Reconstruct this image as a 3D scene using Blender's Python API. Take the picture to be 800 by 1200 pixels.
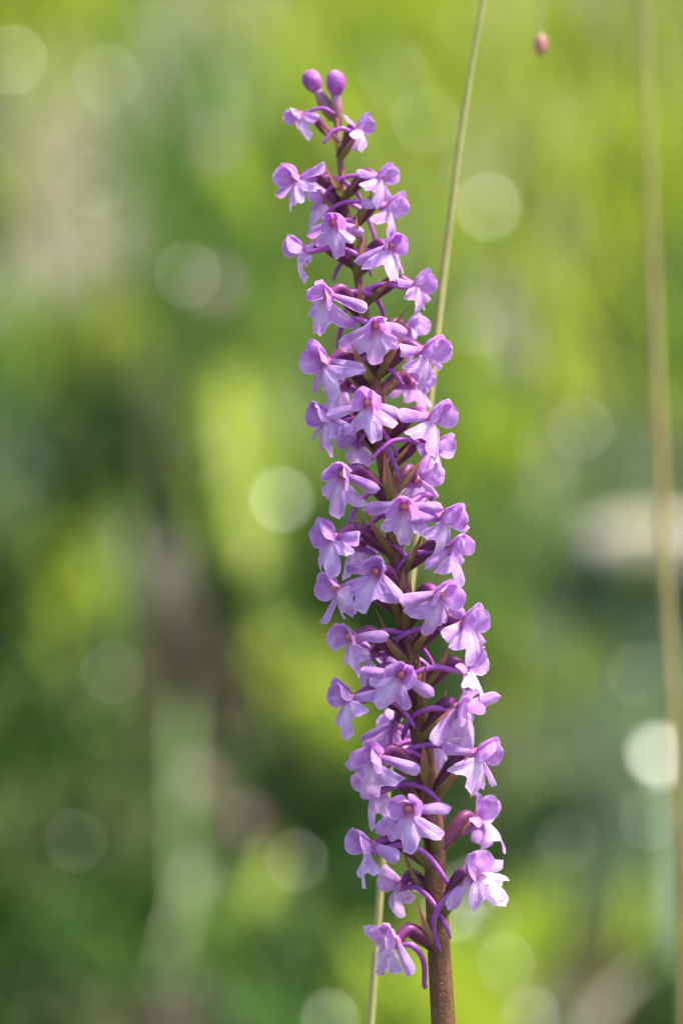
import bpy, math, random
import numpy as np
from mathutils import Vector, Matrix, Quaternion

# ------------------------------------------------------------------ camera, sky, sun, exposure
scene = bpy.context.scene
for o in list(bpy.data.objects):
    bpy.data.objects.remove(o)
COL = scene.collection

DIST = 0.60                     # camera to flower spike
VIEW_H = 0.170                  # height of the picture at that distance
PITCH = math.radians(10.0)
FOCUS_PT = Vector((0, 0, 0.33))
FWD = Vector((0, math.cos(PITCH), -math.sin(PITCH)))
RIGHT = Vector((1, 0, 0))
UP = RIGHT.cross(FWD)
CAM = FOCUS_PT - FWD * DIST
cam_data = bpy.data.cameras.new('camera')
cam = bpy.data.objects.new('camera', cam_data)
COL.objects.link(cam)
cam.location = CAM
cam.rotation_euler = (math.pi / 2 - PITCH, 0, 0)
cam_data.sensor_fit = 'VERTICAL'
cam_data.sensor_height = 36.0
cam_data.lens = 36.0 * DIST / VIEW_H
cam_data.clip_start = 0.02
cam_data.clip_end = 2000
cam_data.dof.use_dof = True
cam_data.dof.focus_distance = DIST - 0.003
cam_data.dof.aperture_fstop = cam_data.lens / 18.0      # 18 mm wide entrance pupil
cam_data.dof.aperture_blades = 0
scene.camera = cam
scene.render.resolution_x = 682
scene.render.resolution_y = 1024

SUN_EL = math.radians(60)
SUN_AZ = math.radians(82)       # clockwise from the viewing direction (+Y) towards +X
SUN_DIR = Vector((math.sin(SUN_AZ) * math.cos(SUN_EL), math.cos(SUN_AZ) * math.cos(SUN_EL), math.sin(SUN_EL)))
world = bpy.data.worlds.new('World')
scene.world = world
world.use_nodes = True
wn = world.node_tree
sky = wn.nodes.new('ShaderNodeTexSky')
sky.sky_type = 'NISHITA'
sky.sun_disc = False
sky.sun_elevation = SUN_EL
sky.sun_rotation = SUN_AZ
sky.dust_density = 2.0
bg = wn.nodes['Background']
wn.links.new(sky.outputs['Color'], bg.inputs['Color'])
bg.inputs['Strength'].default_value = 0.15
sun_data = bpy.data.lights.new('sun', 'SUN')
sun_data.energy = 3.7
sun_data.angle = math.radians(9)
sun_data.color = (1.0, 0.95, 0.86)
sun = bpy.data.objects.new('sun', sun_data)
COL.objects.link(sun)
sun.rotation_euler = SUN_DIR.to_track_quat('Z', 'Y').to_euler()
sun.location = (1, 1, 3)

scene.view_settings.view_transform = 'Standard'
scene.view_settings.look = 'None'
scene.view_settings.gamma = 1.0
scene.view_settings.use_curve_mapping = False
scene.view_settings.exposure = 1.47

rng = random.Random(11)
nrng = np.random.default_rng(5)
K = VIEW_H / DIST / 1200.0      # tangent per photograph pixel


def at(px, py, depth):
    """World point seen at photograph pixel (800 x 1200) at a distance along the view axis."""
    return CAM + (FWD + RIGHT * ((px - 400) * K) - UP * ((py - 600) * K)) * depth


# ------------------------------------------------------------------ materials
def new_mat(name):
    m = bpy.data.materials.new(name)
    m.use_nodes = True
    nt = m.node_tree
    nt.nodes.clear()
    return m, nt, nt.nodes, nt.links


def ramp(nodes, stops):
    r = nodes.new('ShaderNodeValToRGB')
    cr = r.color_ramp
    while len(cr.elements) < len(stops):
        cr.elements.new(0.5)
    for e, (p, c) in zip(cr.elements, stops):
        e.position = p
        e.color = (c[0], c[1], c[2], 1)
    return r


def mixc(nodes, links, fac, a, b, mode='MIX'):
    n = nodes.new('ShaderNodeMix')
    n.data_type = 'RGBA'
    n.blend_type = mode
    for sock, v in ((n.inputs['Factor'], fac), (n.inputs[6], a), (n.inputs[7], b)):
        if hasattr(v, 'is_linked'):
            links.new(v, sock)
        elif isinstance(v, (int, float)):
            sock.default_value = v
        else:
            sock.default_value = (v[0], v[1], v[2], 1)
    return n.outputs[2]


def leaf_shader(nt, color, transl=0.45, rough=0.5, spec=0.4, bump=None, tint=(1, 1, 1)):
    nodes, links = nt.nodes, nt.links
    p = nodes.new('ShaderNodeBsdfPrincipled')
    p.inputs['Roughness'].default_value = rough
    p.inputs['Specular IOR Level'].default_value = spec
    t = nodes.new('ShaderNodeBsdfTranslucent')
    links.new(color, p.inputs['Base Color'])
    tc = mixc(nodes, links, 1.0, color, tint, 'MULTIPLY')
    links.new(tc, t.inputs['Color'])
    if bump is not None:
        b = nodes.new('ShaderNodeBump')
        b.inputs['Strength'].default_value = bump[1]
        b.inputs['Distance'].default_value = bump[2]
        links.new(bump[0], b.inputs['Height'])
        links.new(b.outputs['Normal'], p.inputs['Normal'])
    mx = nodes.new('ShaderNodeMixShader')
    mx.inputs[0].default_value = transl
    links.new(p.outputs[0], mx.inputs[1])
    links.new(t.outputs[0], mx.inputs[2])
    out = nodes.new('ShaderNodeOutputMaterial')
    links.new(mx.outputs[0], out.inputs[0])


def noise(nodes, links, scale, detail=4, coord=None, rough=0.5):
    n = nodes.new('ShaderNodeTexNoise')
    n.inputs['Scale'].default_value = scale
    n.inputs['Detail'].default_value = detail
    n.inputs['Roughness'].default_value = rough
    if coord is not None:
        links.new(coord, n.inputs['Vector'])
    return n


def petal_material(name, c_dark, c_mid, c_pale, pale_centre=0.0, worn=False, transl=0.42):
    m, nt, nodes, links = new_mat(name)
    uv = nodes.new('ShaderNodeUVMap').outputs[0]
    geo = nodes.new('ShaderNodeNewGeometry').outputs['Position']
    sep = nodes.new('ShaderNodeSeparateXYZ')
    links.new(uv, sep.inputs[0])
    # soft mottling between the deep and the pale lilac
    n1 = noise(nodes, links, 420, 5, geo)
    r1 = ramp(nodes, [(0.28, c_dark), (0.5, c_mid), (0.75, c_pale)])
    links.new(n1.outputs['Fac'], r1.inputs[0])
    col = r1.outputs[0]
    # veins running along the petal
    mp = nodes.new('ShaderNodeMapping')
    mp.inputs['Scale'].default_value = (9, 0.7, 1)
    links.new(uv, mp.inputs[0])
    n2 = noise(nodes, links, 3.0, 2, mp.outputs[0])
    rv = ramp(nodes, [(0.46, (0, 0, 0)), (0.60, (1, 1, 1))])
    links.new(n2.outputs['Fac'], rv.inputs[0])
    f = nodes.new('ShaderNodeMath')
    f.operation = 'MULTIPLY'
    f.inputs[1].default_value = 0.34
    links.new(rv.outputs[0], f.inputs[0])
    col = mixc(nodes, links, f.outputs[0], col, c_dark)
    if pale_centre > 0:
        # pale blotch down the middle of the lip, pink at its throat
        rb = ramp(nodes, [(0.0, (0, 0, 0)), (0.30, (0, 0, 0)), (0.5, (1, 1, 1)), (0.7, (0, 0, 0))])
        links.new(sep.outputs[0], rb.inputs[0])
        rc = ramp(nodes, [(0.0, (1, 1, 1)), (0.35, (0.9, 0.9, 0.9)), (0.85, (0, 0, 0))])
        links.new(sep.outputs[1], rc.inputs[0])
        mm = nodes.new('ShaderNodeMath')
        mm.operation = 'MULTIPLY'
        links.new(rb.outputs[0], mm.inputs[0])
        links.new(rc.outputs[0], mm.inputs[1])
        m2 = nodes.new('ShaderNodeMath')
        m2.operation = 'MULTIPLY'
        m2.inputs[1].default_value = pale_centre
        links.new(mm.outputs[0], m2.inputs[0])
        col = mixc(nodes, links, m2.outputs[0], col, (0.90, 0.72, 0.90))
        rp = ramp(nodes, [(0.0, (0.9, 0.9, 0.9)), (0.13, (0.45, 0.45, 0.45)), (0.26, (0, 0, 0))])
        links.new(sep.outputs[1], rp.inputs[0])
        col = mixc(nodes, links, rp.outputs[0], col, (0.74, 0.22, 0.34))
    else:
        rp = ramp(nodes, [(0.0, (0.55, 0.55, 0.55)), (0.3, (0, 0, 0))])
        links.new(sep.outputs[1], rp.inputs[0])
        col = mixc(nodes, links, rp.outputs[0], col, (0.50, 0.13, 0.50))
    if worn:
        n3 = noise(nodes, links, 620, 2, geo)
        rw = ramp(nodes, [(0.66, (0, 0, 0)), (0.70, (1, 1, 1))])
        links.new(n3.outputs['Fac'], rw.inputs[0])
        col = mixc(nodes, links, rw.outputs[0], col, (0.42, 0.14, 0.10))
    # thin pale rim: edge highlights painted into the petal colour
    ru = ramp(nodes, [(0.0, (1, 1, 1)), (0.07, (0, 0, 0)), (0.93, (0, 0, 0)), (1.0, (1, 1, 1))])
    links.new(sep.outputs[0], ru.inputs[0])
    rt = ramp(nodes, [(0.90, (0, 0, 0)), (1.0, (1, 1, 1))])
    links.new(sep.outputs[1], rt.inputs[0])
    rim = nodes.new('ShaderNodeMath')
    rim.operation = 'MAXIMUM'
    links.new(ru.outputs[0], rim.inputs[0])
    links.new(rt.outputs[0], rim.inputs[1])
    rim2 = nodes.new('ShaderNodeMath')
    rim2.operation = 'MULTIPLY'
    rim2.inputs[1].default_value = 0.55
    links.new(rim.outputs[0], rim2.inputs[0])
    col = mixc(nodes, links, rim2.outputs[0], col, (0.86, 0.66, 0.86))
    nb = noise(nodes, links, 2200, 3, geo, 0.65)
    hs = nodes.new('ShaderNodeMath')
    hs.operation = 'MULTIPLY_ADD'
    hs.inputs[1].default_value = 1.3
    links.new(n2.outputs['Fac'], hs.inputs[0])
    links.new(nb.outputs['Fac'], hs.inputs[2])
    leaf_shader(nt, col, transl, 0.40, 0.5, (hs.outputs[0], 0.55, 0.0004), (1.0, 0.86, 1.0))
    return m


LILAC = ((0.45, 0.17, 0.60), (0.67, 0.36, 0.76), (0.82, 0.58, 0.86))
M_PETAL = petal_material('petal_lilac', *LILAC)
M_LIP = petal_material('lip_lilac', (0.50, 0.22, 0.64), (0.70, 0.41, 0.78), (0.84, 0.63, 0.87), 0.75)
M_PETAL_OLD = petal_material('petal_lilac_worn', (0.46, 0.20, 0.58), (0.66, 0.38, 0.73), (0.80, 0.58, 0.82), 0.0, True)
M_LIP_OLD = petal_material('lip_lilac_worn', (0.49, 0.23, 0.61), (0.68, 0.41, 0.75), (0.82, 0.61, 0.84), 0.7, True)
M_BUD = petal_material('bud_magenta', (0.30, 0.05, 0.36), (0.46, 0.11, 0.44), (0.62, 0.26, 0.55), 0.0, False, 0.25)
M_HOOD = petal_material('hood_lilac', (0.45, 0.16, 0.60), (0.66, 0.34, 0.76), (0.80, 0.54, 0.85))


def stalk_material(name, stops_v, n_scale, n_amt, n_col, rough=0.5, transl=0.0, along='uv', spec=0.4, bump=0.3, streak=0.0):
    m, nt, nodes, links = new_mat(name)
    uv = nodes.new('ShaderNodeUVMap').outputs[0]
    geo = nodes.new('ShaderNodeNewGeometry').outputs['Position']
    sep = nodes.new('ShaderNodeSeparateXYZ')
    links.new(uv, sep.inputs[0])
    r = ramp(nodes, stops_v)
    links.new(sep.outputs[1], r.inputs[0])
    n = noise(nodes, links, n_scale, 4, geo, 0.6)
    rr = ramp(nodes, [(0.4, (0, 0, 0)), (0.7, (n_amt, n_amt, n_amt))])
    links.new(n.outputs['Fac'], rr.inputs[0])
    col = mixc(nodes, links, rr.outputs[0], r.outputs[0], n_col)
    if streak:
        mp = nodes.new('ShaderNodeMapping')
        mp.inputs['Scale'].default_value = (16, 60, 1)
        links.new(uv, mp.inputs[0])
        ns = noise(nodes, links, 1.0, 3, mp.outputs[0])
        rs = ramp(nodes, [(0.42, (0, 0, 0)), (0.62, (streak, streak, streak))])
        links.new(ns.outputs['Fac'], rs.inputs[0])
        col = mixc(nodes, links, rs.outputs[0], col, (0.075, 0.028, 0.018))
        nw = noise(nodes, links, 1900, 1, geo)
        rw = ramp(nodes, [(0.70, (0, 0, 0)), (0.76, (0.6, 0.6, 0.6))])
        links.new(nw.outputs['Fac'], rw.inputs[0])
        col = mixc(nodes, links, rw.outputs[0], col, (0.45, 0.36, 0.28))
    nb = noise(nodes, links, n_scale * 3, 3, geo)
    leaf_shader(nt, col, transl, rough, spec, (nb.outputs['Fac'], bump, 0.0003))
    return m


M_STEM = stalk_material('orchid_stem', [(0.0, (0.135, 0.075, 0.022)), (0.25, (0.155, 0.068, 0.032)), (0.5, (0.19, 0.062, 0.045)),
                                        (0.8, (0.21, 0.058, 0.065)), (1.0, (0.26, 0.07, 0.10))], 500, 0.5, (0.18, 0.09, 0.045), 0.5, 0.05, spec=0.3, bump=0.6, streak=0.55)
M_OVARY = stalk_material('ovary_purple', [(0.0, (0.10, 0.07, 0.03)), (0.18, (0.11, 0.028, 0.045)), (0.6, (0.12, 0.014, 0.075)), (1.0, (0.26, 0.05, 0.24))],
                         700, 0.5, (0.19, 0.04, 0.11), 0.42, 0.06, spec=0.35)
M_SPUR = stalk_material('spur_violet', [(0.0, (0.52, 0.18, 0.55)), (0.4, (0.40, 0.085, 0.43)), (1.0, (0.33, 0.055, 0.36))],
                        600, 0.45, (0.55, 0.20, 0.55), 0.4, 0.22)
M_BRACT = stalk_material('bract_green', [(0.0, (0.20, 0.20, 0.045)), (0.4, (0.27, 0.23, 0.06)), (0.65, (0.36, 0.17, 0.10)), (1.0, (0.42, 0.14, 0.13))],
                         600, 0.4, (0.28, 0.09, 0.10), 0.5, 0.35)
M_COLUMN = stalk_material('column_pink', [(0.0, (0.55, 0.12, 0.30)), (0.7, (0.66, 0.20, 0.30)), (1.0, (0.80, 0.42, 0.40))], 1400, 0.7, (0.72, 0.30, 0.12), 0.4, 0.25)
M_BUDOV = stalk_material('bud_ovary', [(0.0, (0.26, 0.12, 0.08)), (0.5, (0.32, 0.10, 0.14)), (1.0, (0.50, 0.20, 0.46))], 700, 0.5, (0.42, 0.28, 0.22), 0.4, 0.2)
M_STRAW = stalk_material('straw_green', [(0.0, (0.40, 0.38, 0.12)), (1.0, (0.46, 0.38, 0.16))], 300, 0.5, (0.34, 0.24, 0.10), 0.5, 0.15)
M_DRY = stalk_material('straw_dry', [(0.0, (0.36, 0.32, 0.10)), (0.35, (0.44, 0.32, 0.11)), (0.6, (0.34, 0.28, 0.08)), (1.0, (0.22, 0.26, 0.07))], 200, 0.5, (0.30, 0.20, 0.09), 0.55, 0.15)
M_SEED = stalk_material('seed_red', [(0.0, (0.46, 0.34, 0.22)), (0.35, (0.55, 0.18, 0.17)), (0.75, (0.58, 0.27, 0.22)), (1.0, (0.60, 0.48, 0.34))], 500, 0.6, (0.34, 0.09, 0.08), 0.5, 0.3)


def plain_leaf(name, c1, c2, scale, transl=0.5, rough=0.45, spec=0.4, tint=(1, 1, 1)):
    m, nt, nodes, links = new_mat(name)
    geo = nodes.new('ShaderNodeNewGeometry').outputs['Position']
    n = noise(nodes, links, scale, 3, geo)
    r = ramp(nodes, [(0.3, c1), (0.7, c2)])
    links.new(n.outputs['Fac'], r.inputs[0])
    leaf_shader(nt, r.outputs[0], transl, rough, spec, None, tint)
    return m


M_SP = {
    'fresh': plain_leaf('grass_fresh', (0.34, 0.44, 0.03), (0.48, 0.55, 0.055), 12, 0.5, 0.32, 0.5, tint=(1, 1, 0.7)),
    'green': plain_leaf('grass_green', (0.10, 0.24, 0.025), (0.19, 0.33, 0.045), 14, 0.45, 0.32, 0.5),
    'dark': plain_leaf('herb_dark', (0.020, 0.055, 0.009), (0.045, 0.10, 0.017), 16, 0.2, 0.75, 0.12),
    'blue': plain_leaf('sedge_blue_green', (0.16, 0.25, 0.14), (0.26, 0.34, 0.21), 14, 0.35),
    'straw': plain_leaf('grass_straw', (0.56, 0.50, 0.33), (0.72, 0.66, 0.48), 14, 0.35),
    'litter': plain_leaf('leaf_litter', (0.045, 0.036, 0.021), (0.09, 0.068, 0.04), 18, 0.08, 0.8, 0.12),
}
M_GLOSS = plain_leaf('glossy_leaf', (0.20, 0.30, 0.10), (0.26, 0.34, 0.16), 30, 0.3, 0.22, 0.5)
M_PINK = plain_leaf('pink_blossom', (0.62, 0.38, 0.44), (0.78, 0.58, 0.58), 80, 0.4)
M_STONE, _nt, _n, _l = new_mat('pale_limestone')
_g = _n.new('ShaderNodeNewGeometry').outputs['Position']
_ns = noise(_n, _l, 40, 6, _g, 0.6)
_r = ramp(_n, [(0.3, (0.34, 0.27, 0.19)), (0.7, (0.52, 0.45, 0.34))])
_l.new(_ns.outputs['Fac'], _r.inputs[0])
_p = _n.new('ShaderNodeBsdfPrincipled')
_p.inputs['Roughness'].default_value = 0.85
_l.new(_r.outputs[0], _p.inputs['Base Color'])
_b = _n.new('ShaderNodeBump')
_b.inputs['Strength'].default_value = 0.5
_b.inputs['Distance'].default_value = 0.003
_l.new(_ns.outputs['Fac'], _b.inputs['Height'])
_l.new(_b.outputs[0], _p.inputs['Normal'])
_o = _n.new('ShaderNodeOutputMaterial')
_l.new(_p.outputs[0], _o.inputs[0])
M_SOIL, _nt, _n, _l = new_mat('mossy_soil')
_g = _n.new('ShaderNodeNewGeometry').outputs['Position']
_n1 = noise(_n, _l, 9, 8, _g, 0.65)
_r = ramp(_n, [(0.3, (0.045, 0.04, 0.022)), (0.5, (0.07, 0.075, 0.03)), (0.7, (0.09, 0.12, 0.035))])
_l.new(_n1.outputs['Fac'], _r.inputs[0])
_p = _n.new('ShaderNodeBsdfPrincipled')
_p.inputs['Roughness'].default_value = 0.95
_p.inputs['Specular IOR Level'].default_value = 0.1
_l.new(_r.outputs[0], _p.inputs['Base Color'])
_o = _n.new('ShaderNodeOutputMaterial')
_l.new(_p.outputs[0], _o.inputs[0])


# ------------------------------------------------------------------ mesh helpers
def link_mesh(name, verts, faces, mat, parent=None, uvs=None, smooth=True):
    me = bpy.data.meshes.new(name)
    me.from_pydata([tuple(v) for v in verts], [], faces)
    if uvs is not None:
        lay = me.uv_layers.new(name='UVMap')
        li = np.empty(len(me.loops), dtype=np.int32)
        me.loops.foreach_get('vertex_index', li)
        lay.data.foreach_set('uv', np.asarray(uvs, dtype=np.float32)[li].ravel())
    if smooth:
        me.polygons.foreach_set('use_smooth', [True] * len(me.polygons))
    me.materials.append(mat)
    o = bpy.data.objects.new(name, me)
    COL.objects.link(o)
    if parent is not None:
        o.parent = parent
    return o


def tag(o, label, cat, group=None):
    o['label'] = label
    o['category'] = cat
    if group:
        o['group'] = group
    return o


def empty(name, loc):
    o = bpy.data.objects.new(name, None)
    o.location = loc
    o.empty_display_size = 0.01
    COL.objects.link(o)
    return o


def catmull(pts, n):
    P = [pts[0] * 2 - pts[1]] + list(pts) + [pts[-1] * 2 - pts[-2]]
    out = []
    segs = len(pts) - 1
    for i in range(n + 1):
        s = i / n * segs
        k = min(int(s), segs - 1)
        t = s - k
        a, b, c, d = P[k], P[k + 1], P[k + 2], P[k + 3]
        out.append(0.5 * ((2 * b) + (c - a) * t + (2 * a - 5 * b + 4 * c - d) * t * t + (3 * b - a - 3 * c + d) * t ** 3))
    return out


def tube(pts, radii, seg=10, groove=0.0, ngroove=6, twist=0.0, cap=True, jitter=0.0):
    """verts, faces, uvs of a tapered tube along points."""
    n = len(pts)
    verts, uvs, faces = [], [], []
    t0 = (pts[1] - pts[0]).normalized()
    ref = Vector((0, 0, 1)) if abs(t0.z) < 0.9 else Vector((1, 0, 0))
    nx = t0.cross(ref).normalized()
    for i in range(n):
        t = (pts[min(i + 1, n - 1)] - pts[max(i - 1, 0)]).normalized()
        nx = (nx - t * nx.dot(t)).normalized()
        ny = t.cross(nx)
        for k in range(seg):
            a = 2 * math.pi * k / seg + twist * i / n
            g = 1 + groove * math.cos(ngroove * (2 * math.pi * k / seg))
            if jitter:
                g *= 1 + rng.uniform(-jitter, jitter)
            verts.append(pts[i] + (nx * math.cos(a) + ny * math.sin(a)) * (radii[i] * g))
            uvs.append((k / seg, i / (n - 1)))
    for i in range(n - 1):
        for k in range(seg):
            k2 = (k + 1) % seg
            faces.append((i * seg + k, i * seg + k2, (i + 1) * seg + k2, (i + 1) * seg + k))
    if cap:
        for i, ring in ((0, 0), (n - 1, 1)):
            c = len(verts)
            verts.append(pts[i])
            uvs.append((0.5, float(ring)))
            for k in range(seg):
                k2 = (k + 1) % seg
                f = (i * seg + k, i * seg + k2, c)
                faces.append(f if ring else f[::-1])
    return verts, faces, uvs


def frame(d, nrm):
    d = d.normalized()
    nrm = (nrm - d * nrm.dot(d)).normalized()
    return d.cross(nrm), d, nrm


def blade_surf(base, d, nrm, L, W, prof, bend, cup, tipcurl=0.0, nu=8, nv=10, wav=0.0, tw=0.0):
    """A curved petal: runs from base along d, faces nrm. bend turns it towards nrm, cup lifts its edges."""
    x, y, z = frame(d, nrm)
    verts, uvs, faces = [], [], []
    p = Vector((0, 0))
    ph = rng.uniform(0, 6.28)
    for j in range(nv + 1):
        v = j / nv
        ang = bend * v + tipcurl * v * v * v
        if j:
            p = p + Vector((math.cos(ang), math.sin(ang))) * (L / nv)
        w = W * 0.5 * prof(v)
        ta = tw * v
        for i in range(nu + 1):
            u = i / nu * 2 - 1
            lx = u * w
            lz = cup * u * u * w + wav * 0.5 * W * math.sin(ph * 2 + v * 15 - u * 5) * v + wav * W * math.sin(ph + v * 7 + u * 2.6) * (0.3 + 0.7 * abs(u)) * v
            rx = lx * math.cos(ta) - lz * math.sin(ta)
            rz = lx * math.sin(ta) + lz * math.cos(ta)
            # the frame's own normal turns with the bend
            yy = p.x - math.sin(ang) * rz
            zz = p.y + math.cos(ang) * rz
            verts.append(base + x * rx + y * yy + z * zz)
            uvs.append((i / nu, v))
    for j in range(nv):
        for i in range(nu):
            a = j * (nu + 1) + i
            faces.append((a, a + 1, a + nu + 2, a + nu + 1))
    return verts, faces, uvs


def lip_surf(base, d, nrm, s):
    """Three-lobed lip: a fan whose rim has three rounded, slightly crimped lobes."""
    x, y, z = frame(d, nrm)
    na, nr = 30, 9
    A = math.radians(74)
    verts, uvs, faces = [], [], []
    mid = rng.uniform(0.94, 1.08)
    sls = (rng.uniform(0.82, 1.06), rng.uniform(0.82, 1.06))
    bend = rng.uniform(-1.1, -0.35)
    fold = rng.uniform(0.4, 1.5)
    wide = rng.uniform(0.84, 1.04)
    skew = rng.uniform(-0.16, 0.16)
    ph = rng.uniform(0, 6.28)
    for j in range(nr + 1):
        r = j / nr
        for i in range(na + 1):
            a = (i / na * 2 - 1)
            th = a * A
            # rim radius: three lobes with notches between them
            sl = sls[0 if a < 0 else 1]
            m = 5.7 * mid * math.exp(-(abs(a - skew * 0.4) / 0.33) ** 4)
            sd = 5.3 * sl * math.exp(-((abs(a) - 0.68) / 0.29) ** 4)
            R = (m ** 8 + sd ** 8 + 3.8 ** 8 * (1 - abs(a) ** 3 * 0.5)) ** (1 / 8.0)
            R *= 1 - 0.42 * (max(0, abs(a) - 0.72) / 0.28) ** 1.6
            R *= 1 + (0.030 * math.sin(a * 31 + ph) + 0.02 * math.sin(a * 53 + 2 * ph)) * r
            rr = R * r
            lx = math.sin(th) * rr * wide + skew * r * r
            ly = math.cos(th) * rr
            # fall away forward-down, side lobes folded back a little, ridge in the middle
            k = ly / 5.5
            ang = bend * k
            lz = -fold * (abs(lx) / 2.6) ** 2 + 0.30 * math.exp(-(lx / 0.6) ** 2) * (1 - r) + (0.32 * math.sin(a * 9 + ph) + 0.20 * math.sin(a * 19 + 3 * ph)) * r * r
            yy = ly * math.cos(ang * 0.5) - lz * math.sin(ang)
            zz = ly * math.sin(ang * 0.5) + lz * math.cos(ang)
            verts.append(base + (x * lx + y * yy + z * zz) * s)
            uvs.append((i / na, r))
    for j in range(nr):
        for i in range(na):
            q = j * (na + 1) + i
            faces.append((q, q + 1, q + na + 2, q + na + 1))
    return verts, faces, uvs


def prof_sepal(v):
    return (0.45 + 0.75 * v) * math.sqrt(max(0.0, 1 - max(0, (v - 0.62) / 0.385) ** 2.2)) if v < 1 else 0.05


def prof_ovate(v):
    return max(0.06, (math.sin(math.pi * min(1, v ** 0.75)) ** 0.62)) if 0 < v < 1 else (0.45 if v <= 0 else 0.06)


def prof_round(v):
    if v < 0.55:
        return 0.42 + 0.58 * math.sin(math.pi / 2 * v / 0.55)
    return max(0.16, math.sqrt(max(0.0, 1 - ((v - 0.55) / 0.46) ** 2.4)))


def prof_lance(v):
    return max(0.03, (0.7 + 1.5 * v) * (1 - v) ** 1.25)


# ------------------------------------------------------------------ ground
BANK_Y, BANK_S, BANK_TOP = 0.80, 0.90, 2.6


def ground_z(x, y):
    if y < BANK_Y:
        z = 0.0
    elif y < BANK_TOP:
        t = min(1.0, (y - BANK_Y) / 0.25)
        z = (y - BANK_Y) * BANK_S * (0.5 * t + 0.5 if t < 1 else 1.0)
    else:
        z = (BANK_TOP - BANK_Y) * BANK_S + (y - BANK_TOP) * 0.03
    return z + 0.012 * math.sin(x * 7 + y * 3) + 0.010 * math.sin(x * 13 - y * 11 + 1)


ys = list(np.linspace(-4, 0.4, 16)) + list(np.linspace(0.5, 3.0, 60)) + [3.4, 4, 5, 7, 10, 15, 25, 50, 100, 250, 600]
xs = [-600, -200, -60, -20, -8, -4] + list(np.linspace(-2.5, 2.5, 60)) + [4, 8, 20, 60, 200, 600]
gv = [(x, y, ground_z(x, y)) for y in ys for x in xs]
nx_ = len(xs)
gf = [(j * nx_ + i, j * nx_ + i + 1, (j + 1) * nx_ + i + 1, (j + 1) * nx_ + i) for j in range(len(ys) - 1) for i in range(nx_ - 1)]
ground = link_mesh('ground', gv, gf, M_SOIL)
ground['kind'] = 'structure'


def on_bank(px, py):
    """Where the line of sight through a pixel meets the ground."""
    lo, hi = 0.9, 6.0
    D = lo
    while D < hi:
        p = at(px, py, D)
        if p.z < ground_z(p.x, p.y):
            return p, D
        D += 0.004
    return at(px, py, 3), 3


# ------------------------------------------------------------------ orchid
def stem_px(y):
    pts = [(100, 391), (174, 397), (221, 402), (287, 413), (350, 424), (414, 434), (436, 438), (528, 447), (555, 453), (643, 464),
           (694, 470), (757, 479), (826, 487), (900, 499), (975, 508), (1050, 511), (1095, 513), (1194, 519), (1300, 524)]
    for (y0, x0), (y1, x1) in zip(pts, pts[1:]):
        if y <= y1:
            return x0 + (x1 - x0) * (y - y0) / (y1 - y0)
    return pts[-1][1]


def stem_depth(y):
    t = max(0.0, (700 - y) / 600)
    return DIST + 0.001 + 0.017 * t * t


def stem_pt(y):
    return at(stem_px(y), y, stem_depth(y))


def stem_r(y):     # radius in metres
    w = np.interp(y, [100, 174, 221, 300, 414, 555, 757, 849, 1029, 1194, 1300], [4.5, 8, 8, 10, 14, 19, 21, 24, 25, 28, 29])
    return w * 0.5 * K * DIST


base_world = stem_pt(1300)
root_loc = Vector((base_world.x + 0.006, base_world.y, 0.0))
root_loc.z = ground_z(root_loc.x, root_loc.y) - 0.01
orchid = empty('orchid', root_loc)
tag(orchid, 'tall orchid spike of lilac flowers on a brown stem, in sharp focus', 'orchid')

spts, srad = [], []
spts.append(root_loc.copy()); srad.append(0.0024)
for q in range(1, 40):
    spts.append(root_loc.lerp(base_world, q / 40)); srad.append(0.0024 - 0.0003 * q / 40)
for y in range(1300, 95, -30):
    spts.append(stem_pt(y)); srad.append(stem_r(y))
NS = 260
cp = catmull(spts, NS)
cr = [float(np.interp(i / NS * (len(spts) - 1), range(len(spts)), srad)) for i in range(NS + 1)]
v, f, u = tube(cp, cr, 22, 0.045, 6, 1.2, True, 0.012)
# map v so that the visible spike spans the colour ramp
zz = [(p.z - 0.2) / 0.24 for p in v]
u = [(a[0], min(1, max(0, z))) for a, z in zip(u, zz)]
v = [p - root_loc for p in v]
link_mesh('stem', v, f, M_STEM, orchid, u)

MM = 0.001
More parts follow.
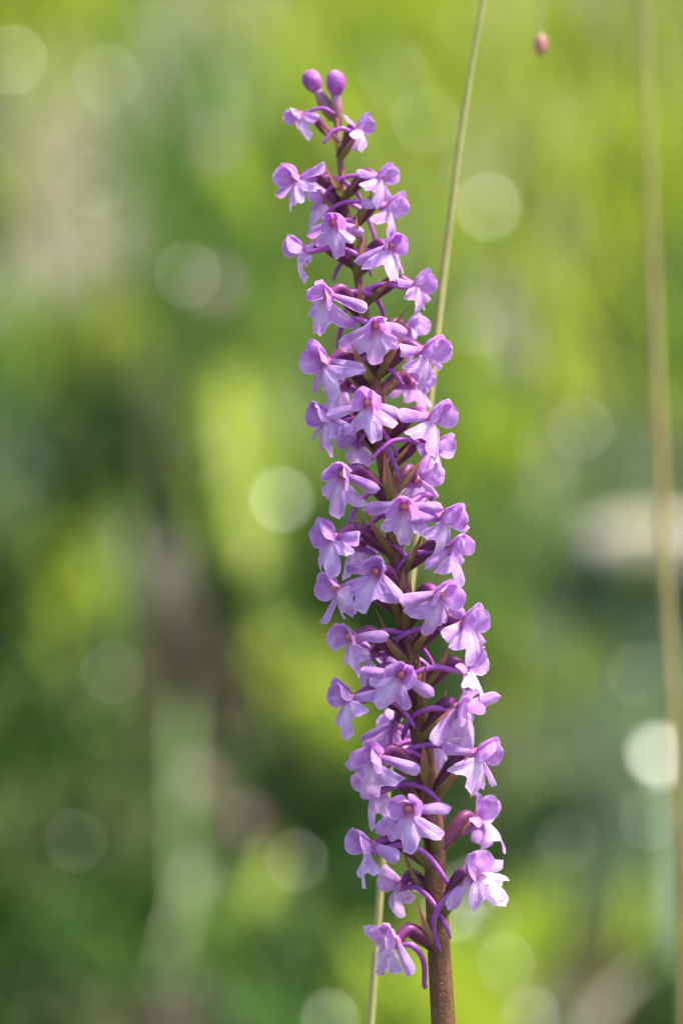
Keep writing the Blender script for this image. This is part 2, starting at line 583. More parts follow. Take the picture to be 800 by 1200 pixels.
# px, py, azimuth (0 faces the camera, + to the right), roll (deg, + lowers the right side), scale, nod, attach drop (px), old
FL = [
    (351, 135, -62, -10, 0.62, 10, 26, 0),
    (420, 150, 52, 10, 0.74, 0, 26, 0),
    (347, 210, -50, -18, 0.78, 0, 14, 0),
    (445, 208, 48, 22, 0.78, 0, 16, 0),
    (455, 242, 62, 18, 0.80, 5, 20, 0),
    (381, 232, -128, -5, 0.82, 5, 18, 0),
    (391, 262, -14, -8, 0.84, 5, 30, 0),
    (354, 292, -62, -14, 0.80, 0, 14, 0),
    (456, 290, 34, 14, 0.84, 0, 24, 0),
    (487, 334, 62, 22, 0.86, 0, 14, 0),
    (384, 346, -30, 22, 0.90, 5, 24, 0),
    (440, 382, 4, -4, 0.92, 5, 34, 0),
    (478, 386, 112, 10, 0.86, 0, 14, 0),
    (382, 425, -48, -20, 0.92, 0, 14, 0),
    (498, 412, 58, 25, 0.92, 0, 22, 0),
    (484, 448, 128, 8, 0.92, 0, 10, 0),
    (402, 450, -128, -10, 0.95, 0, 8, 0),
    (431, 474, -4, 0, 0.98, 5, 36, 0),
    (384, 491, -60, -22, 0.95, 0, 18, 0),
    (506, 490, 40, 18, 0.98, 0, 22, 0),
    (510, 523, 66, 22, 0.95, 0, 18, 0),
    (420, 517, -125, -12, 0.95, 0, 8, 0),
    (402, 557, -24, 18, 1.00, 5, 26, 0),
    (474, 594, 6, -6, 1.00, 5, 34, 0),
    (490, 562, 122, 5, 0.98, 0, 8, 0),
    (520, 606, 48, 26, 1.00, 0, 18, 0),
    (530, 644, 64, 14, 0.98, 0, 18, 0),
    (390, 630, -54, -22, 1.02, 0, 12, 0),
    (420, 638, -118, -10, 0.95, 0, 6, 0),
    (441, 672, -12, 18, 0.98, 0, 30, 0),
    (396, 690, -60, -26, 1.02, 0, 22, 0),
    (513, 698, 24, 26, 1.06, 0, 26, 0),
    (544, 732, 60, 14, 1.02, 0, 22, 0),
    (412, 748, -54, -22, 1.04, 0, 20, 0),
    (434, 764, -110, -14, 0.95, 5, 0, 0),
    (469, 792, -8, 20, 1.04, 5, 30, 0),
    (548, 782, 72, 18, 1.00, 0, 22, 0),
    (410, 818, -60, -26, 1.04, 0, 14, 0),
    (539, 832, 30, -8, 1.06, 0, 24, 0),
    (440, 888, -26, -2, 1.06, 4, 20, 0),
    (560, 884, 58, 20, 1.05, 0, 40, 0),
    (440, 924, -112, -20, 1.02, 10, 8, 0),
    (480, 950, -4, 3, 1.10, 6, 36, 0),
    (562, 960, 118, 25, 1.05, -20, 30, 0),
    (434, 992, -56, -24, 1.05, 0, 14, 0),
    (510, 862, 150, 10, 1.00, 5, 0, 0),
    (462, 850, -150, -10, 0.9, 10, -20, 0),
    (555, 1024, 36, -18, 1.05, -22, 40, 1),
    (468, 1036, -112, -8, 1.02, 0, 6, 1),
    (461, 1103, -38, 12, 1.05, 4, 0, 1),
]


def to_local(flower_m, pts):
    inv = flower_m.inverted()
    return [inv @ p for p in pts]


def add_ovary_bract(parent, M, A, out, T, s, rads, has_bract=True, mat=M_OVARY):
    """Ovary from stem point A arching out to the back of the flower T (world points)."""
    up = Vector((0, 0, 1))
    chord = T - A
    p1 = A + chord * 0.30 + up * 0.0016 * s + out * 0.0003
    p2 = A + chord * 0.68 + up * 0.0022 * s
    pts = catmull([A - out * 0.0008, p1, p2, T], 14)
    rr = [float(np.interp(i / 14, [0, .12, .4, .75, 1], rads)) * MM * s for i in range(15)]
    v, f, u = tube(pts, rr, 10, 0.10, 3, 2.2)
    link_mesh('ovary', to_local(M, v), f, mat, parent, u)
    if has_bract:
        side = out.cross(up)
        if side.dot(-FWD) < 0:
            side = -side
        b0 = A - up * 0.0007 + side * 0.0004
        d = (out * rng.uniform(0.55, 0.9) + up * rng.uniform(0.55, 1.0) + side * rng.uniform(0.05, 0.30)).normalized()
        nrm = (up * 0.8 - out * 0.7 - side * 0.5)
        v, f, u = blade_surf(b0, d, nrm, rng.uniform(9.0, 12.0) * MM * s, 2.3 * MM * s, prof_lance, rng.uniform(0.1, 0.6), 0.75, rng.uniform(-0.3, 0.4), 6, 12, 0.02, rng.uniform(-0.6, 0.6))
        link_mesh('bract', to_local(M, v), f, M_BRACT, parent, u)


def make_flower(px, py, az, roll, s, nod, drop, old):
    global rng
    rng = random.Random(int(px * 31 + py * 7))
    a = math.radians(az)
    reach = 0.0088 * (0.75 + 0.25 * s)
    ysd = min(1120, py + 10)
    depth = stem_depth(ysd) - reach * math.cos(a)
    T = at(px, py, depth)
    toward = Vector((0, -1, 0))
    out = (toward * math.cos(a) + RIGHT * math.sin(a)).normalized()
    nd = math.radians(nod + rng.uniform(-12, 14))
    yaw = Quaternion((0, 0, 1), math.radians(rng.uniform(-14, 14)))
    roll += rng.uniform(-11, 11)
    s *= rng.uniform(0.97, 1.11) * (1.07 if py < 450 else 1.0)
    Fd = ((yaw @ out) * math.cos(nd) - Vector((0, 0, 1)) * math.sin(nd)).normalized()
    S = Vector((0, 0, 1)).cross(Fd).normalized()        # towards picture right when facing the camera
    U = Fd.cross(S).normalized()
    if 45 < abs(az) < 90:
        roll *= 1.4
    q = Quaternion(Fd, -math.radians(roll))
    S, U = q @ S, q @ U
    M = Matrix(((S.x, U.x, Fd.x, T.x), (S.y, U.y, Fd.y, T.y), (S.z, U.z, Fd.z, T.z), (0, 0, 0, 1)))
    mp, ml = (M_PETAL_OLD, M_LIP_OLD) if old else (M_PETAL, M_LIP)
    e = s * MM

    def V(x, y, z):
        return Vector((x, y, z)) * e
    J = lambda k: rng.uniform(-k, k)
    # column and throat: the flower's own mesh
    v, f, u = tube(catmull([V(0, -0.2, -1.3), V(0, 0.05, -0.3), V(0, 0.45, 0.5), V(0, 0.8, 0.8)], 8),
                   [e * r for r in (0.45, 0.8, 0.9, 0.8, 0.66, 0.58, 0.55, 0.45, 0.2)], 9, 0.12, 3)
    fl = link_mesh('flower', v, f, M_COLUMN, None, u)
    fl.matrix_world = Matrix.Translation(-root_loc) @ M
    fl.parent = orchid
    # lip
    v, f, u = lip_surf(V(0, -0.45, 0.35), Vector((J(.10), -0.86, 0.50 + J(.14))), Vector((J(.1), 0.50, 0.86)), e * rng.uniform(0.98, 1.1))
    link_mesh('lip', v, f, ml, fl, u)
    # spreading side sepals, edges rolled back
    for sg in (-1, 1):
        dr = math.radians(rng.uniform(-4, 34))
        v, f, u = blade_surf(V(sg * 0.5, 0.05, -0.15), Vector((sg * math.cos(dr), -math.sin(dr), rng.uniform(-0.25, 0.2))),
                             Vector((0, 0.35, 1)), rng.uniform(5.5, 6.8) * e, rng.uniform(2.0, 2.5) * e, prof_sepal, rng.uniform(-0.8, 0.3), rng.uniform(-0.75, -0.4),
                             rng.uniform(-0.5, 0.1), 8, 12, 0.035, sg * rng.uniform(-0.3, 0.6))
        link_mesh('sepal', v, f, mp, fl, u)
    # hood: dorsal sepal and two petals
    v, f, u = blade_surf(V(0, 0.65, -0.35), Vector((J(.12), 0.86, 0.42 + J(.15))), Vector((0, 0.42, -0.86)), rng.uniform(3.5, 4.1) * e, 3.3 * e,
                         prof_round, rng.uniform(-1.2, -0.7), -0.36, rng.uniform(-0.2, 1.3), 8, 11, 0.035)
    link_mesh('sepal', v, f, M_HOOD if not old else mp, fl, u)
    for sg in (-1, 1):
        v, f, u = blade_surf(V(sg * 0.5, 0.3, -0.1), Vector((sg * 0.62, 0.36 + J(.15), 0.72)), Vector((sg * 0.75, 0.25, -0.62)), rng.uniform(3.6, 4.2) * e, 3.9 * e,
                             prof_round, rng.uniform(-1.0, -0.5), -0.22, rng.uniform(-0.2, 1.1), 8, 11, 0.045)
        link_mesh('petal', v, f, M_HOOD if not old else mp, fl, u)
    # spur: leaves the back of the lip, passes beside the stem, curves down
    side = S.copy()
    toCam = Vector((0, -1, 0))
    sgn = 1 if side.dot(toCam) > 0 else -1
    if abs(az) < 32:
        sgn = 1 if (stem_px(py) - px) < 0 else -1
        if rng.random() < 0.3:
            sgn = -sgn
    if abs(az) > 100:
        sgn = rng.choice((-1, 1))
    L = rng.uniform(0.82, 1.10)
    k = sgn * rng.uniform(0.85, 1.2)
    dn = rng.uniform(0.8, 1.5)
    if py < 170:
        L *= 0.62
    if py > 1090:
        L, dn, k = 0.62, 1.7, k * 0.75
    if 1000 < py < 1030 and az > 0:
        k *= 1.7
    sp = [V(0, -0.7, 0.2), V(k * 0.4, -0.55, -2.0), V(k * 2.2, -0.5, -5.0 * L), V(k * 3.4, -1.7 * dn, -8.0 * L), V(k * 3.9, -4.2 * dn, -10.2 * L), V(k * 4.0, -6.6 * dn * L, -11.0 * L)]
    pts = catmull(sp, 20)
    rr = [float(np.interp(i / 20, [0, .15, .6, .92, 1], [.70, .52, .45, .34, .14])) * e for i in range(21)]
    v, f, u = tube(pts, rr, 8)
    link_mesh('spur', v, f, M_SPUR, fl, u)
    # ovary and bract
    ya = py + drop + 8
    Ast = stem_pt(ya)
    A = Ast + out * stem_r(ya) * 0.85
    add_ovary_bract(fl, M, A, out, M @ V(0, 0.1, -0.7), s, [.75, 1.05, 1.28, 0.95, .62])
    return fl


for rec in FL:
    make_flower(*rec)

# buds at the tip of the spike
for (px, py, ax, ay, r, ln, dz) in ((366, 95, 388, 134, 1.62, 2.05, 0.0), (393, 97, 396, 142, 1.66, 2.15, -0.002)):
    rng = random.Random(px)
    d0 = stem_depth(110) + dz
    T = at(px, py, d0)
    A = at(ax, ay, stem_depth(130))
    d = (T - A).normalized()
    M = Matrix.Translation(T)
    n = 12
    pts = [T + d * ((i / n * 2 - 1) * ln * MM) for i in range(n + 1)]
    rr = [r * MM * float(np.interp(i / n, [0, .08, .2, .4, .6, .78, .9, .97, 1], [.42, .62, .82, .99, 1.0, .88, .66, .38, .1])) for i in range(n + 1)]
    v, f, u = tube(pts, rr, 14, 0.05, 3, 0.4)
    bud = link_mesh('bud', to_local(M, v), f, M_BUD, None, u)
    bud.location = T - root_loc
    bud.parent = orchid
    out = (d - Vector((0, 0, 1)) * d.z)
    out = out.normalized() if out.length > 1e-4 else Vector((0, -1, 0))
    pts = catmull([A - d * 0.001, A.lerp(T, 0.35) + out * 0.0002, T - d * ln * MM * 0.7], 10)
    rr = [float(np.interp(i / 10, [0, .2, .5, .8, 1], [.5, .95, 1.12, .85, .66])) * MM for i in range(11)]
    v, f, u = tube(pts, rr, 10, 0.10, 3, 1.5)
    link_mesh('ovary', to_local(M, v), f, M_BUDOV, bud, u)
    v, f, u = blade_surf(A - Vector((0, 0, 0.001)), d + Vector((0.10, -0.1, 0.25)), Vector((0, 0.6, 0.1)) - d * 0.1, 6.4 * MM, 1.7 * MM, prof_lance, 0.1, 0.8, 0.1, 6, 10)
    link_mesh('bract', to_local(M, v), f, M_BRACT, bud, u)
rng = random.Random(3)

# ------------------------------------------------------------------ thin stalks beside the orchid
def stalk(name, pix, depths, width_px, mat, label, cat='grass stalk', to_ground=True):
    pts, rad = [], []
    for (x, y), D, w in zip(pix, depths, width_px):
        pts.append(at(x, y, D)); rad.append(w * 0.5 * K * D)
    if to_ground:
        p = pts[-1]
        g = Vector((p.x - 0.01, p.y, 0))
        g.z = ground_z(g.x, g.y) - 0.005
        p_, n_ = pts[-1], 6
        for q in range(1, n_ + 1):
            pts.append(p_.lerp(g, q / n_)); rad.append(rad[-1] * 1.02)
    base = pts[-1].copy()
    n = 8 * (len(pts) - 1)
    c = catmull(pts, n)
    r = [float(np.interp(i / n * (len(pts) - 1), range(len(pts)), rad)) for i in range(n + 1)]
    v, f, u = tube([p - base for p in c], r, 10, 0.05, 4)
    o = link_mesh(name, v, f, mat, None, u)
    o.location = base
    return tag(o, label, cat)


stalk('grass_stalk', [(578, -60), (566, 0), (541, 150), (521, 310), (505, 460), (487, 640), (460, 850), (447, 1020), (434, 1200), (428, 1290)],
      [DIST + 0.030] * 4 + [DIST + 0.027, DIST + 0.024] + [DIST + 0.020] * 4, [5, 6, 7, 7.5, 7.5, 8, 8.5, 8.5, 9, 9], M_STRAW,
      'thin straw-green grass stalk leaning just behind the orchid spike')
stalk('grass_stalk', [(750, -60), (753, 0), (762, 250), (770, 480), (780, 700), (791, 880), (797, 1060), (800, 1250)],
      [DIST + 0.15] * 8, [6, 7, 9, 12, 11, 10, 10, 10], M_DRY,
      'tall blurred straw-coloured grass stalk standing alone, away from the orchid')

# reddish spikelet hanging from a hair-thin stalk that arches in from above
sp_root = empty('hanging_spikelet', Vector((0, 0, 0)))
tag(sp_root, 'small reddish dry spikelet hanging from a hair-thin arching stalk', 'spikelet')
Dq = DIST + 0.05
pa = [at(633, 42, Dq), at(632, 0, Dq), at(634, -70, Dq), at(655, -110, Dq), at(700, -70, Dq + 0.02), at(735, 200, Dq + 0.10), at(752, 700, Dq + 0.20)]
gp = Vector((pa[-1].x + 0.01, pa[-1].y + 0.03, 0))
gp.z = ground_z(gp.x, gp.y) - 0.004
# the arching culm stands well behind and right of the spike
pa = pa[:3] + [at(665, -140, Dq), at(760, -150, Dq + 0.01), at(860, -40, Dq + 0.02), at(920, 300, Dq + 0.02), at(940, 800, Dq + 0.03)]
gp = Vector((pa[-1].x + 0.01, pa[-1].y, 0)); gp.z = ground_z(gp.x, gp.y) - 0.004
pa.append(gp)
sp_root.location = gp
c = catmull(pa, 70)
v, f, u = tube([p - gp for p in c], [0.00022 + 0.0004 * (i / 70) for i in range(71)], 7)
link_mesh('stalk', v, f, M_STRAW, sp_root, u)
top, bot = at(633, 39, Dq), at(633.5, 65, Dq)
n = 12
pts = [top.lerp(bot, i / n) - gp for i in range(n + 1)]
rr = [K * Dq * 0.5 * float(np.interp(i / n, [0, .15, .4, .7, .9, 1], [3, 10, 15, 15, 11, 4])) for i in range(n + 1)]
v, f, u = tube(pts, rr, 12, 0.10, 4, 0.5)
link_mesh('seed_head', v, f, M_SEED, sp_root, u)

# ------------------------------------------------------------------ meadow on the bank behind
# patches of different plants: px, py, radius px, species, weight
PATCH = [
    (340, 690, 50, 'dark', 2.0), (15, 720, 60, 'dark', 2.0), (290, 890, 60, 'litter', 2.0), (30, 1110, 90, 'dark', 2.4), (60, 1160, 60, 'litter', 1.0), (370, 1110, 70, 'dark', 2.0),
    (640, 920, 70, 'dark', 1.4), (700, 1125, 60, 'litter', 4), (720, 730, 70, 'blue', 1.5), (690, 760, 50, 'fresh', 1.0), (330, 690, 40, 'dark', 2), (620, 1090, 30, 'green', 1.5), (740, 720, 60, 'straw', .6), (700, 1090, 40, 'dark', 1.5), (585, 970, 50, 'dark', 2.0), (250, 800, 60, 'litter', 2.0), (780, 1190, 60, 'dark', 1.5), (170, 640, 45, 'straw', 1.2),  # fresh patch below the stone lightens its shadow through leaf colour
    (600, 10, 90, 'straw', 0.9), (720, 40, 90, 'straw', .9), (330, 10, 60, 'straw', 0.9), (750, 180, 60, 'fresh', 1.2), (50, 20, 60, 'fresh', 1.6), (300, 200, 60, 'fresh', 0.9), (700, 420, 60, 'fresh', 1.4),  # more pale straw and fresh plants along the top stand in for haze
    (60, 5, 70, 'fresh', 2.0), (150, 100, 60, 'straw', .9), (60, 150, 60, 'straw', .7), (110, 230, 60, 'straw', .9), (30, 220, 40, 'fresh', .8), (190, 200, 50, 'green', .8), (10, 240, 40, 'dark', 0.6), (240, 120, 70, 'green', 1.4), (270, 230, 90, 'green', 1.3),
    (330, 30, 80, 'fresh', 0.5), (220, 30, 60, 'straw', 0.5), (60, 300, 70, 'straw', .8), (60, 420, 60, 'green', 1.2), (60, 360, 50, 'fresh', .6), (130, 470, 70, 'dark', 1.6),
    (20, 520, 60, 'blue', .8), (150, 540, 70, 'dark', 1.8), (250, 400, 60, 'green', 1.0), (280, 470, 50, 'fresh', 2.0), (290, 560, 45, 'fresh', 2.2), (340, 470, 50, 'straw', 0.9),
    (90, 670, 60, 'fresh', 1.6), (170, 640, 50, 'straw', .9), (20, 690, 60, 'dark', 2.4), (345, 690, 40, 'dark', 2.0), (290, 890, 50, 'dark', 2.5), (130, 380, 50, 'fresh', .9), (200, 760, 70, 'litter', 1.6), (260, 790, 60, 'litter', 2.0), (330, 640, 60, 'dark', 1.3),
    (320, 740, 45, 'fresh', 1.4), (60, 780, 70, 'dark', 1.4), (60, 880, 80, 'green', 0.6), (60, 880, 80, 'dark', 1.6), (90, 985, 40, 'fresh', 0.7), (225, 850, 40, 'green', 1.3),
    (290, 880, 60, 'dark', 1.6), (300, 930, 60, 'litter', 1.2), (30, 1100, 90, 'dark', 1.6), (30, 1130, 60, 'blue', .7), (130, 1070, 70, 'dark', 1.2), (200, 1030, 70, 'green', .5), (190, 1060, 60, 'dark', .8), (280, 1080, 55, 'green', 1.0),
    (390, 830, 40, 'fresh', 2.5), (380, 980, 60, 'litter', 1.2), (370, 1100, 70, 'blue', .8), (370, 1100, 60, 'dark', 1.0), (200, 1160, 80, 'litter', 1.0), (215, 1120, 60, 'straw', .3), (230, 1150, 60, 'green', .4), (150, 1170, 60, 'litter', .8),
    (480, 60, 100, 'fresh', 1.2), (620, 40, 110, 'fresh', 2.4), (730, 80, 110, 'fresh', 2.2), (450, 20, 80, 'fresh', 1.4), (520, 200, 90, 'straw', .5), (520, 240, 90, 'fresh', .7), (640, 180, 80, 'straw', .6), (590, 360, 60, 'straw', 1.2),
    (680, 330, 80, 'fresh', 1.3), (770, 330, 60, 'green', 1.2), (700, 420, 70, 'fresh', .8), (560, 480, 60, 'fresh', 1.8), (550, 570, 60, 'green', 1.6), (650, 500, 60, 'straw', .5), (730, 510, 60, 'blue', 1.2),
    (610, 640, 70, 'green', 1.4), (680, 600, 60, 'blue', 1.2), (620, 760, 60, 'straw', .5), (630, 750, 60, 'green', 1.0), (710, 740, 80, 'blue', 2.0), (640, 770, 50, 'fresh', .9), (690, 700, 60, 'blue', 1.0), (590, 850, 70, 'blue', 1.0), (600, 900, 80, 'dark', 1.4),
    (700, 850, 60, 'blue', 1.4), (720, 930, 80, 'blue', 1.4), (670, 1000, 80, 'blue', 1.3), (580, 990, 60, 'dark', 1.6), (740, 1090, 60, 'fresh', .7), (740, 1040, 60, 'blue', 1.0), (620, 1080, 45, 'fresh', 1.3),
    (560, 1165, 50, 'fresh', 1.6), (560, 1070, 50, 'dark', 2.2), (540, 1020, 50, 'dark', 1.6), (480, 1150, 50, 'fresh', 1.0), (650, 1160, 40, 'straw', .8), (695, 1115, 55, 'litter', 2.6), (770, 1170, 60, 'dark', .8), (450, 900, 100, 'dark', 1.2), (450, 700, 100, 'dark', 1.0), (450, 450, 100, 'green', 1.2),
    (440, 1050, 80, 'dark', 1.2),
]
SPN = ['fresh', 'green', 'dark', 'blue', 'straw', 'litter']
pp = np.array([(p[0], p[1], p[2], SPN.index(p[3]), p[4]) for p in PATCH], dtype=float)

NB = 42000
bx = nrng.uniform(-0.95, 0.95, NB)
by = nrng.uniform(0.62, 1.95, NB)
acc = {k: ([], []) for k in SPN}
camv = np.array(CAM)
fw, upv = np.array(FWD), np.array(UP)
LEN = {'fresh': (0.025, 0.055), 'green': (0.025, 0.055), 'dark': (0.02, 0.045), 'blue': (0.022, 0.045), 'straw': (0.022, 0.045), 'litter': (0.015, 0.04)}
WID = {'fresh': 0.0052, 'green': 0.0042, 'dark': 0.011, 'blue': 0.0042, 'straw': 0.0045, 'litter': 0.007}
for i in range(NB):
    x, y = bx[i], by[i]
    z = ground_z(x, y)
    r = np.array((x, y, z + 0.022)) - camv
    D = r @ fw
    px = 400 + r[0] / D / K
    py = 600 - (r @ upv) / D / K
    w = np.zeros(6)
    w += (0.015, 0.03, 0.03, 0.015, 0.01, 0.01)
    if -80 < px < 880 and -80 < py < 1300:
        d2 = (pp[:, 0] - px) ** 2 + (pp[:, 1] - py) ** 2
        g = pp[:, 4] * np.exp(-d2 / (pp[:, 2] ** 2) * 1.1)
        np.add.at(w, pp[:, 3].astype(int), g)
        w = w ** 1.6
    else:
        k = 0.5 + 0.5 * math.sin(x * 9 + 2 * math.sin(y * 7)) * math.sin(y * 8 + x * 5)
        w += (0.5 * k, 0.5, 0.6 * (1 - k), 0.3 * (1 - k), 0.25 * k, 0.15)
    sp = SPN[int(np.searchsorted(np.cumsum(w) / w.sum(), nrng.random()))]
    L = nrng.uniform(*LEN[sp])
    if nrng.random() < 0.06 and sp in ('fresh', 'green', 'straw'):
        L *= 1.7
    W = WID[sp] * nrng.uniform(0.7, 1.3)
    lean = nrng.uniform(0.1, 0.7) if sp not in ('litter', 'dark') else nrng.uniform(0.5, 1.3)
    ha = nrng.uniform(0, 6.283)
    fa = nrng.uniform(0, 6.283)
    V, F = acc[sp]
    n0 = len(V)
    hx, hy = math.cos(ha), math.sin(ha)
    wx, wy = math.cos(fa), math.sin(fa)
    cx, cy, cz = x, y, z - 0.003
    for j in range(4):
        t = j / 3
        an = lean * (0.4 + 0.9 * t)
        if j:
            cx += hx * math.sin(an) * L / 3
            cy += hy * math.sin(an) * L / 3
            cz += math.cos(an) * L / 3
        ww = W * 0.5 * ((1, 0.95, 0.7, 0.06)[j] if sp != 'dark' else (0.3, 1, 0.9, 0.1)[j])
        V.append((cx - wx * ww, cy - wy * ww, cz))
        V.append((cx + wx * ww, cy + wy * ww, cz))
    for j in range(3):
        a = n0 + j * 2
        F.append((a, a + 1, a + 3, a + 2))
STUFF = {'fresh': ('fresh_grass', 'fresh yellow-green grass in patches, blurred behind the orchid', 'grass'),
         'green': ('green_grass', 'mid-green grass spread over the blurred bank', 'grass'),
         'dark': ('ground_cover', 'dark green low leafy herbs in patches on the bank', 'ground cover'),
         'blue': ('sedge', 'dull blue-green sedge growing low on the blurred bank', 'sedge'),
         'straw': ('dry_grass', 'pale dry straw-coloured grass among the green of the bank', 'dry grass'),
         'litter': ('leaf_litter', 'brown dead leaves lying between the grass tufts', 'leaf litter')}
for k, (V, F) in acc.items():
    nm, lb, ct = STUFF[k]
    o = link_mesh(nm, V, F, M_SP[k])
    o['kind'] = 'stuff'
    o['label'] = lb
    o['category'] = ct


# broad leaves that can be told apart in the blur
def broad_leaf(p0, p1, wpx, mat, label, lift=0.03, side=0.0):
    g, D0 = on_bank(*p0)
    _, D1 = on_bank(*p1)
    base = g - Vector((0, 0, 0.004))
    tip = at(p1[0], p1[1], D1 - lift)
    root = empty('meadow_plant', base)
    tag(root, label, 'plant')
    d = tip - base
    v, f, u = blade_surf(Vector((0, 0, 0)), d, -FWD + Vector((0.45 + side, 0, 0.5)), d.length * 1.02, wpx * K * D0,
                         lambda t: max(0.04, (0.75 + 0.5 * t) * (1 - t ** 5)), -0.12, 0.25, 0.1, 6, 14, 0.03, 0.2)
    link_mesh('leaf', v, f, mat, root, u)
    # a short second leaf folded low beside the first
    v, f, u = blade_surf(Vector((0.002, 0, 0)), Vector((d.x * 0.5 + 0.02, d.y * 0.3 - 0.01, 0.03)), Vector((0, -1, 0.6)), 0.03, wpx * K * D0 * 0.5,
                         lambda t: max(0.04, (0.8 + 0.4 * t) * (1 - t ** 3)), 0.2, 0.25, 0.2, 5, 8, 0.03)
    link_mesh('leaf', v, f, mat, root, u)


broad_leaf((352, 860), (272, 430), 60, M_SP['fresh'], 'long broad yellow-green leaf leaning left above brown litter')
broad_leaf((395, 905), (385, 740), 62, M_SP['fresh'], 'short upright bright yellow-green leaf close to the lower orchid flowers')
broad_leaf((545, 1250), (562, 1140), 80, M_SP['fresh'], 'bright yellow-green leaf low beside the bare orchid stem')
broad_leaf((630, 1190), (608, 1050), 42, M_SP['fresh'], 'narrow yellow-green leaf between the orchid stem and brown litter')
broad_leaf((215, 1180), (222, 800), 16, M_SP['green'], 'tall thin mid-green leaf rising beside a pink blossom')
broad_leaf((262, 1150), (330, 985), 30, M_SP['fresh'], 'short yellow-green leaf leaning right over dark herbs')
broad_leaf((800, 1230), (803, 860), 24, M_SP['blue'], 'upright blue-green leaf at the foot of the tall straw stalk')
broad_leaf((90, 720), (88, 620), 95, M_SP['fresh'], 'wide yellow-green leaf standing in the dark herbs', 0.02)
broad_leaf((568, 540), (562, 440), 85, M_SP['fresh'], 'wide yellow-green leaf behind the middle of the orchid spike', 0.02)
broad_leaf((275, 520), (280, 430), 70, M_SP['fresh'], 'wide yellow-green leaf at the tip of a longer leaning one', 0.02)

broad_leaf((205, 830), (180, 380), 16, M_SP['litter'], 'tall thin brown dead leaf standing between dark herbs and yellow-green leaves', 0.04)
broad_leaf((255, 860), (215, 600), 22, M_SP['litter'], 'brown dead leaf leaning beside the long yellow-green leaf', 0.03)
broad_leaf((120, 860), (150, 560), 12, M_SP['green'], 'thin mid-green leaf rising in front of the wide yellow-green leaf', 0.04)
broad_leaf((640, 620), (655, 250), 20, M_SP['fresh'], 'tall thin yellow-green leaf between the leaning grass stalk and the straw stalk', 0.04)
broad_leaf((30, 560), (20, 300), 16, M_SP['green'], 'thin mid-green leaf rising out of the dry grass', 0.04)
broad_leaf((255, 330), (262, 60), 26, M_SP['green'], 'tall mid-green leaf beside the dusty pink blossom', 0.04)
broad_leaf((175, 1190), (240, 1000), 12, M_SP['straw'], 'thin pale dry leaf leaning beside the tall green leaf', 0.04)
broad_leaf((730, 1180), (755, 1010), 34, M_SP['fresh'], 'yellow-green leaf between brown litter and the upright blue-green leaf', 0.03)

# pale stone
def stone(px, py, w, h, dpth, label):
    p, D = on_bank(px, py)
    D -= 0.012
    c = at(px, py, D)
    r = random.Random(9)
    vs, fs, us = [], [], []
    nu, nv = 22, 12
    for j in range(nv + 1):
        th = math.pi * j / nv
        for i in range(nu):
            ph = 2 * math.pi * i / nu
            sx, sy, sz = math.sin(th) * math.cos(ph), math.sin(th) * math.sin(ph), math.cos(th)
            pw = 0.6
            g = lambda q: math.copysign(abs(q) ** pw, q)
            k = 1 + 0.05 * math.sin(3 * ph + 2 * th) + 0.05 * math.sin(5 * th - 2 * ph)
            vs.append(Vector((g(sx) * w * K * D * 0.5 * k, g(sy) * dpth * k, g(sz) * h * K * D * 0.5 * k)))
            us.append((i / nu, j / nv))
    for j in range(nv):
        for i in range(nu):
            i2 = (i + 1) % nu
            fs.append((j * nu + i, (j + 1) * nu + i, (j + 1) * nu + i2, j * nu + i2))
    o = link_mesh('stone', vs, fs, M_STONE, None, us)
    o.location = c
    o.rotation_euler = (math.radians(-8), math.radians(5), 0.1)
    return tag(o, label, 'stone')


stone(815, 642, 270, 60, 0.03, 'pale flat limestone slab lying in the grass behind the straw stalk')

# small pink blossoms
for (px, py, size, lb) in ((232, 912, 30, 'tiny pink blossom beside a tall thin green blade'), (285, 962, 28, 'tiny pale pink blossom over brown litter'),
                           (252, 168, 34, 'dusty pink blossom high on the green grass, level with the orchid buds'), (250, 335, 36, 'dull pinkish blossom standing over a patch of mid-green grass')):
    p, D = on_bank(px, py)
    D -= 0.05
    c = at(px, py, D)
    b = c.copy()
    b.z = ground_z(c.x, c.y) - 0.003
    e_ = empty('blossom', b)
    tag(e_, lb, 'blossom')
    v, f, u = tube(catmull([Vector((0, 0, 0)), (c - b) * 0.5 + Vector((0.002, 0, 0)), c - b], 8), [0.0007] * 9, 6)
    link_mesh('stalk', v, f, M_SP['green'], e_, u)
    R = size * 0.5 * K * D
    for k in range(16):
        z = 1 - 2 * (k + 0.5) / 16
        a = k * 2.39996
        d = Vector((math.sqrt(1 - z * z) * math.cos(a), math.sqrt(1 - z * z) * math.sin(a), z))
        nr = d.orthogonal()
        v, f, u = blade_surf(c - b + d * R * 0.15, d, nr, R, R * 0.7, prof_ovate, 0.4, 0.3, 0, 3, 4)
        link_mesh('petal', v, f, M_PINK, e_, u)

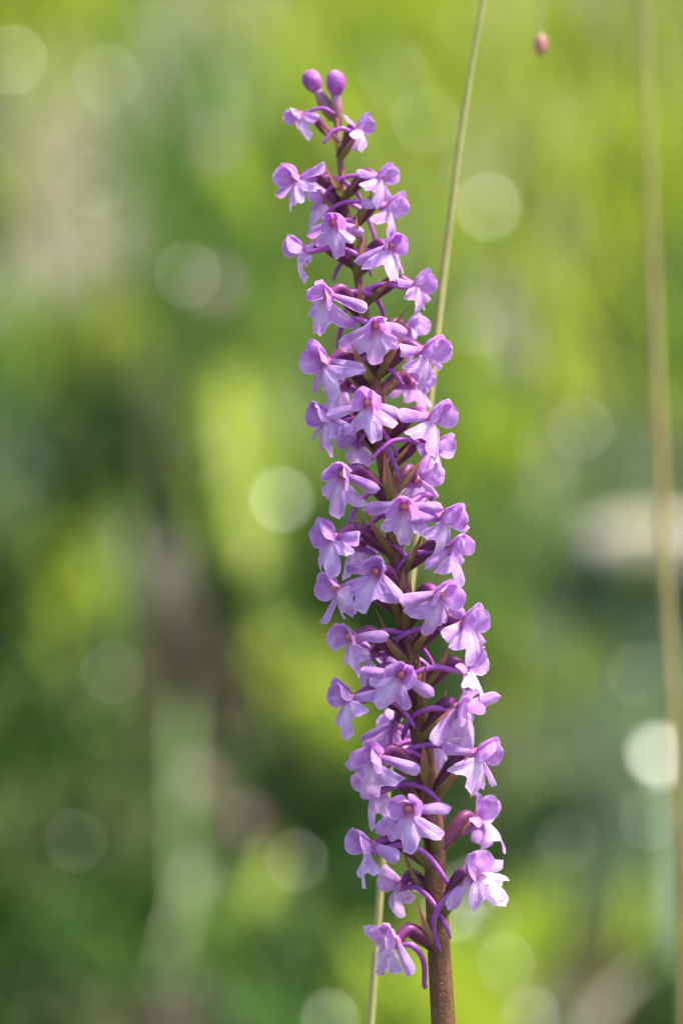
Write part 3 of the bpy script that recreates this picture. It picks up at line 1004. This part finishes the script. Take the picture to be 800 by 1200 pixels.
# sprigs with a shiny leaf that mirrors the sun: the light discs of the blurred background
CL = 'one of four overlapping glinting sprigs close beside the bare orchid stem'
GL = [(15, 70, 1.3, 'shiny-leaved sprig glinting where fresh grass meets the pale dry grass'),
      (125, 92, 1.0, 'faintly glinting sprig standing in the pale dry grass'),
      (219, 322, 1.0, 'shiny-leaved sprig glinting next to the dull pinkish blossom'),
      (500, 140, 0.9, 'shiny-leaved sprig glinting between the orchid tip and the leaning grass stalk'),
      (572, 242, 1.3, 'bright glinting sprig past the leaning grass stalk, straight below the red spikelet'),
      (330, 585, 1.3, 'bright glinting sprig between the long leaning leaf and the orchid spike'),
      (243, 530, 0.25, 'faint glinting sprig overlapping the long leaning yellow-green leaf'),
      (678, 502, 1.0, 'glinting sprig in blue-green sedge above the pale limestone slab'),
      (132, 788, 0.3, 'dim glinting sprig between dark herbs and brown litter'),
      (90, 985, 0.6, 'yellowish glinting sprig amid the dark low herbs'),
      (348, 1008, 0.5, 'glinting sprig at the tip of the short right-leaning leaf'),
      (665, 986, 0.6, 'dim round glint of a sprig surrounded by blue-green sedge'),
      (385, 1195, 1.1, 'glinting sprig low beside the foot of the leaning grass stalk'),
      (530, 1068, 1.1, CL), (552, 1040, 0.8, CL), (580, 1082, 0.7, CL), (590, 1130, 0.9, CL),
      (772, 885, 4.0, 'brightest glinting sprig of all, touching the tall straw stalk'),
      (760, 960, 0.5, 'dim glinting sprig beneath the brightest one by the straw stalk'),
      (690, 1185, 0.7, 'glinting sprig below the patch of brown litter by the narrow leaf'),
      (745, 1155, 0.5, 'dim glinting sprig between brown litter and the upright blue-green leaf'),
      (560, 380, 0.9, 'glinting sprig in dry grass just past the leaning grass stalk'),
      (110, 215, 0.6, 'faint glinting sprig at the lower edge of the pale dry grass'),
      (750, 790, 0.8, 'glinting sprig between the limestone slab and the brightest glint'),
      (620, 1190, 1.0, 'glinting sprig at the base of the narrow yellow-green leaf')]
grng = random.Random(4)
for (px, py, k, lb) in GL:
    if k <= 0:
        continue
    p, D = on_bank(px, py)
    D -= 0.10 if (px, py) in ((330, 585), (500, 140)) or lb == CL else 0.06
    c = at(px, py, D)
    b = c.copy()
    b.z = ground_z(c.x, c.y) - 0.003
    e_ = empty('glint_sprig', b)
    tag(e_, lb, 'sprig', 'sprigs added to glint on the blurred bank')
    v, f, u = tube(catmull([Vector((0, 0, 0)), (c - b) * 0.5 + Vector((0.001, 0, 0)), c - b], 6), [0.0006] * 7, 5)
    link_mesh('stalk', v, f, M_SP['green'], e_, u)
    view = (CAM - c).normalized()
    hv = (view + SUN_DIR).normalized()  # leaf added and turned midway between sun and view to make a disc
    d = Vector((0, 0, 1)) - hv * hv.z
    s_ = 0.0037 * math.sqrt(k)
    hv = (hv + Vector((grng.gauss(0, 1), grng.gauss(0, 1), grng.gauss(0, 1))) * (0.0 if k >= 1.25 or lb == CL else 0.055)).normalized()
    dn = d.normalized()
    v, f, u = blade_surf(c - b - dn * s_ * 0.5, dn, hv, s_, s_, lambda t: max(0.25, math.sin(math.pi * (0.08 + 0.84 * t)) ** 0.6), 0.02, 0.02, 0, 4, 5)
    link_mesh('leaf', v, f, M_GLOSS, e_, u)
    for q in (-1, 1):
        dd = Vector((q * 0.8, 0.2, 0.5)).normalized()
        v, f, u = blade_surf((c - b) * 0.6, dd, Vector((0, -0.5, 1)), 0.009, 0.005, prof_ovate, -0.3, 0.2, 0, 4, 5)
        link_mesh('leaf', v, f, M_SP['green'], e_, u)
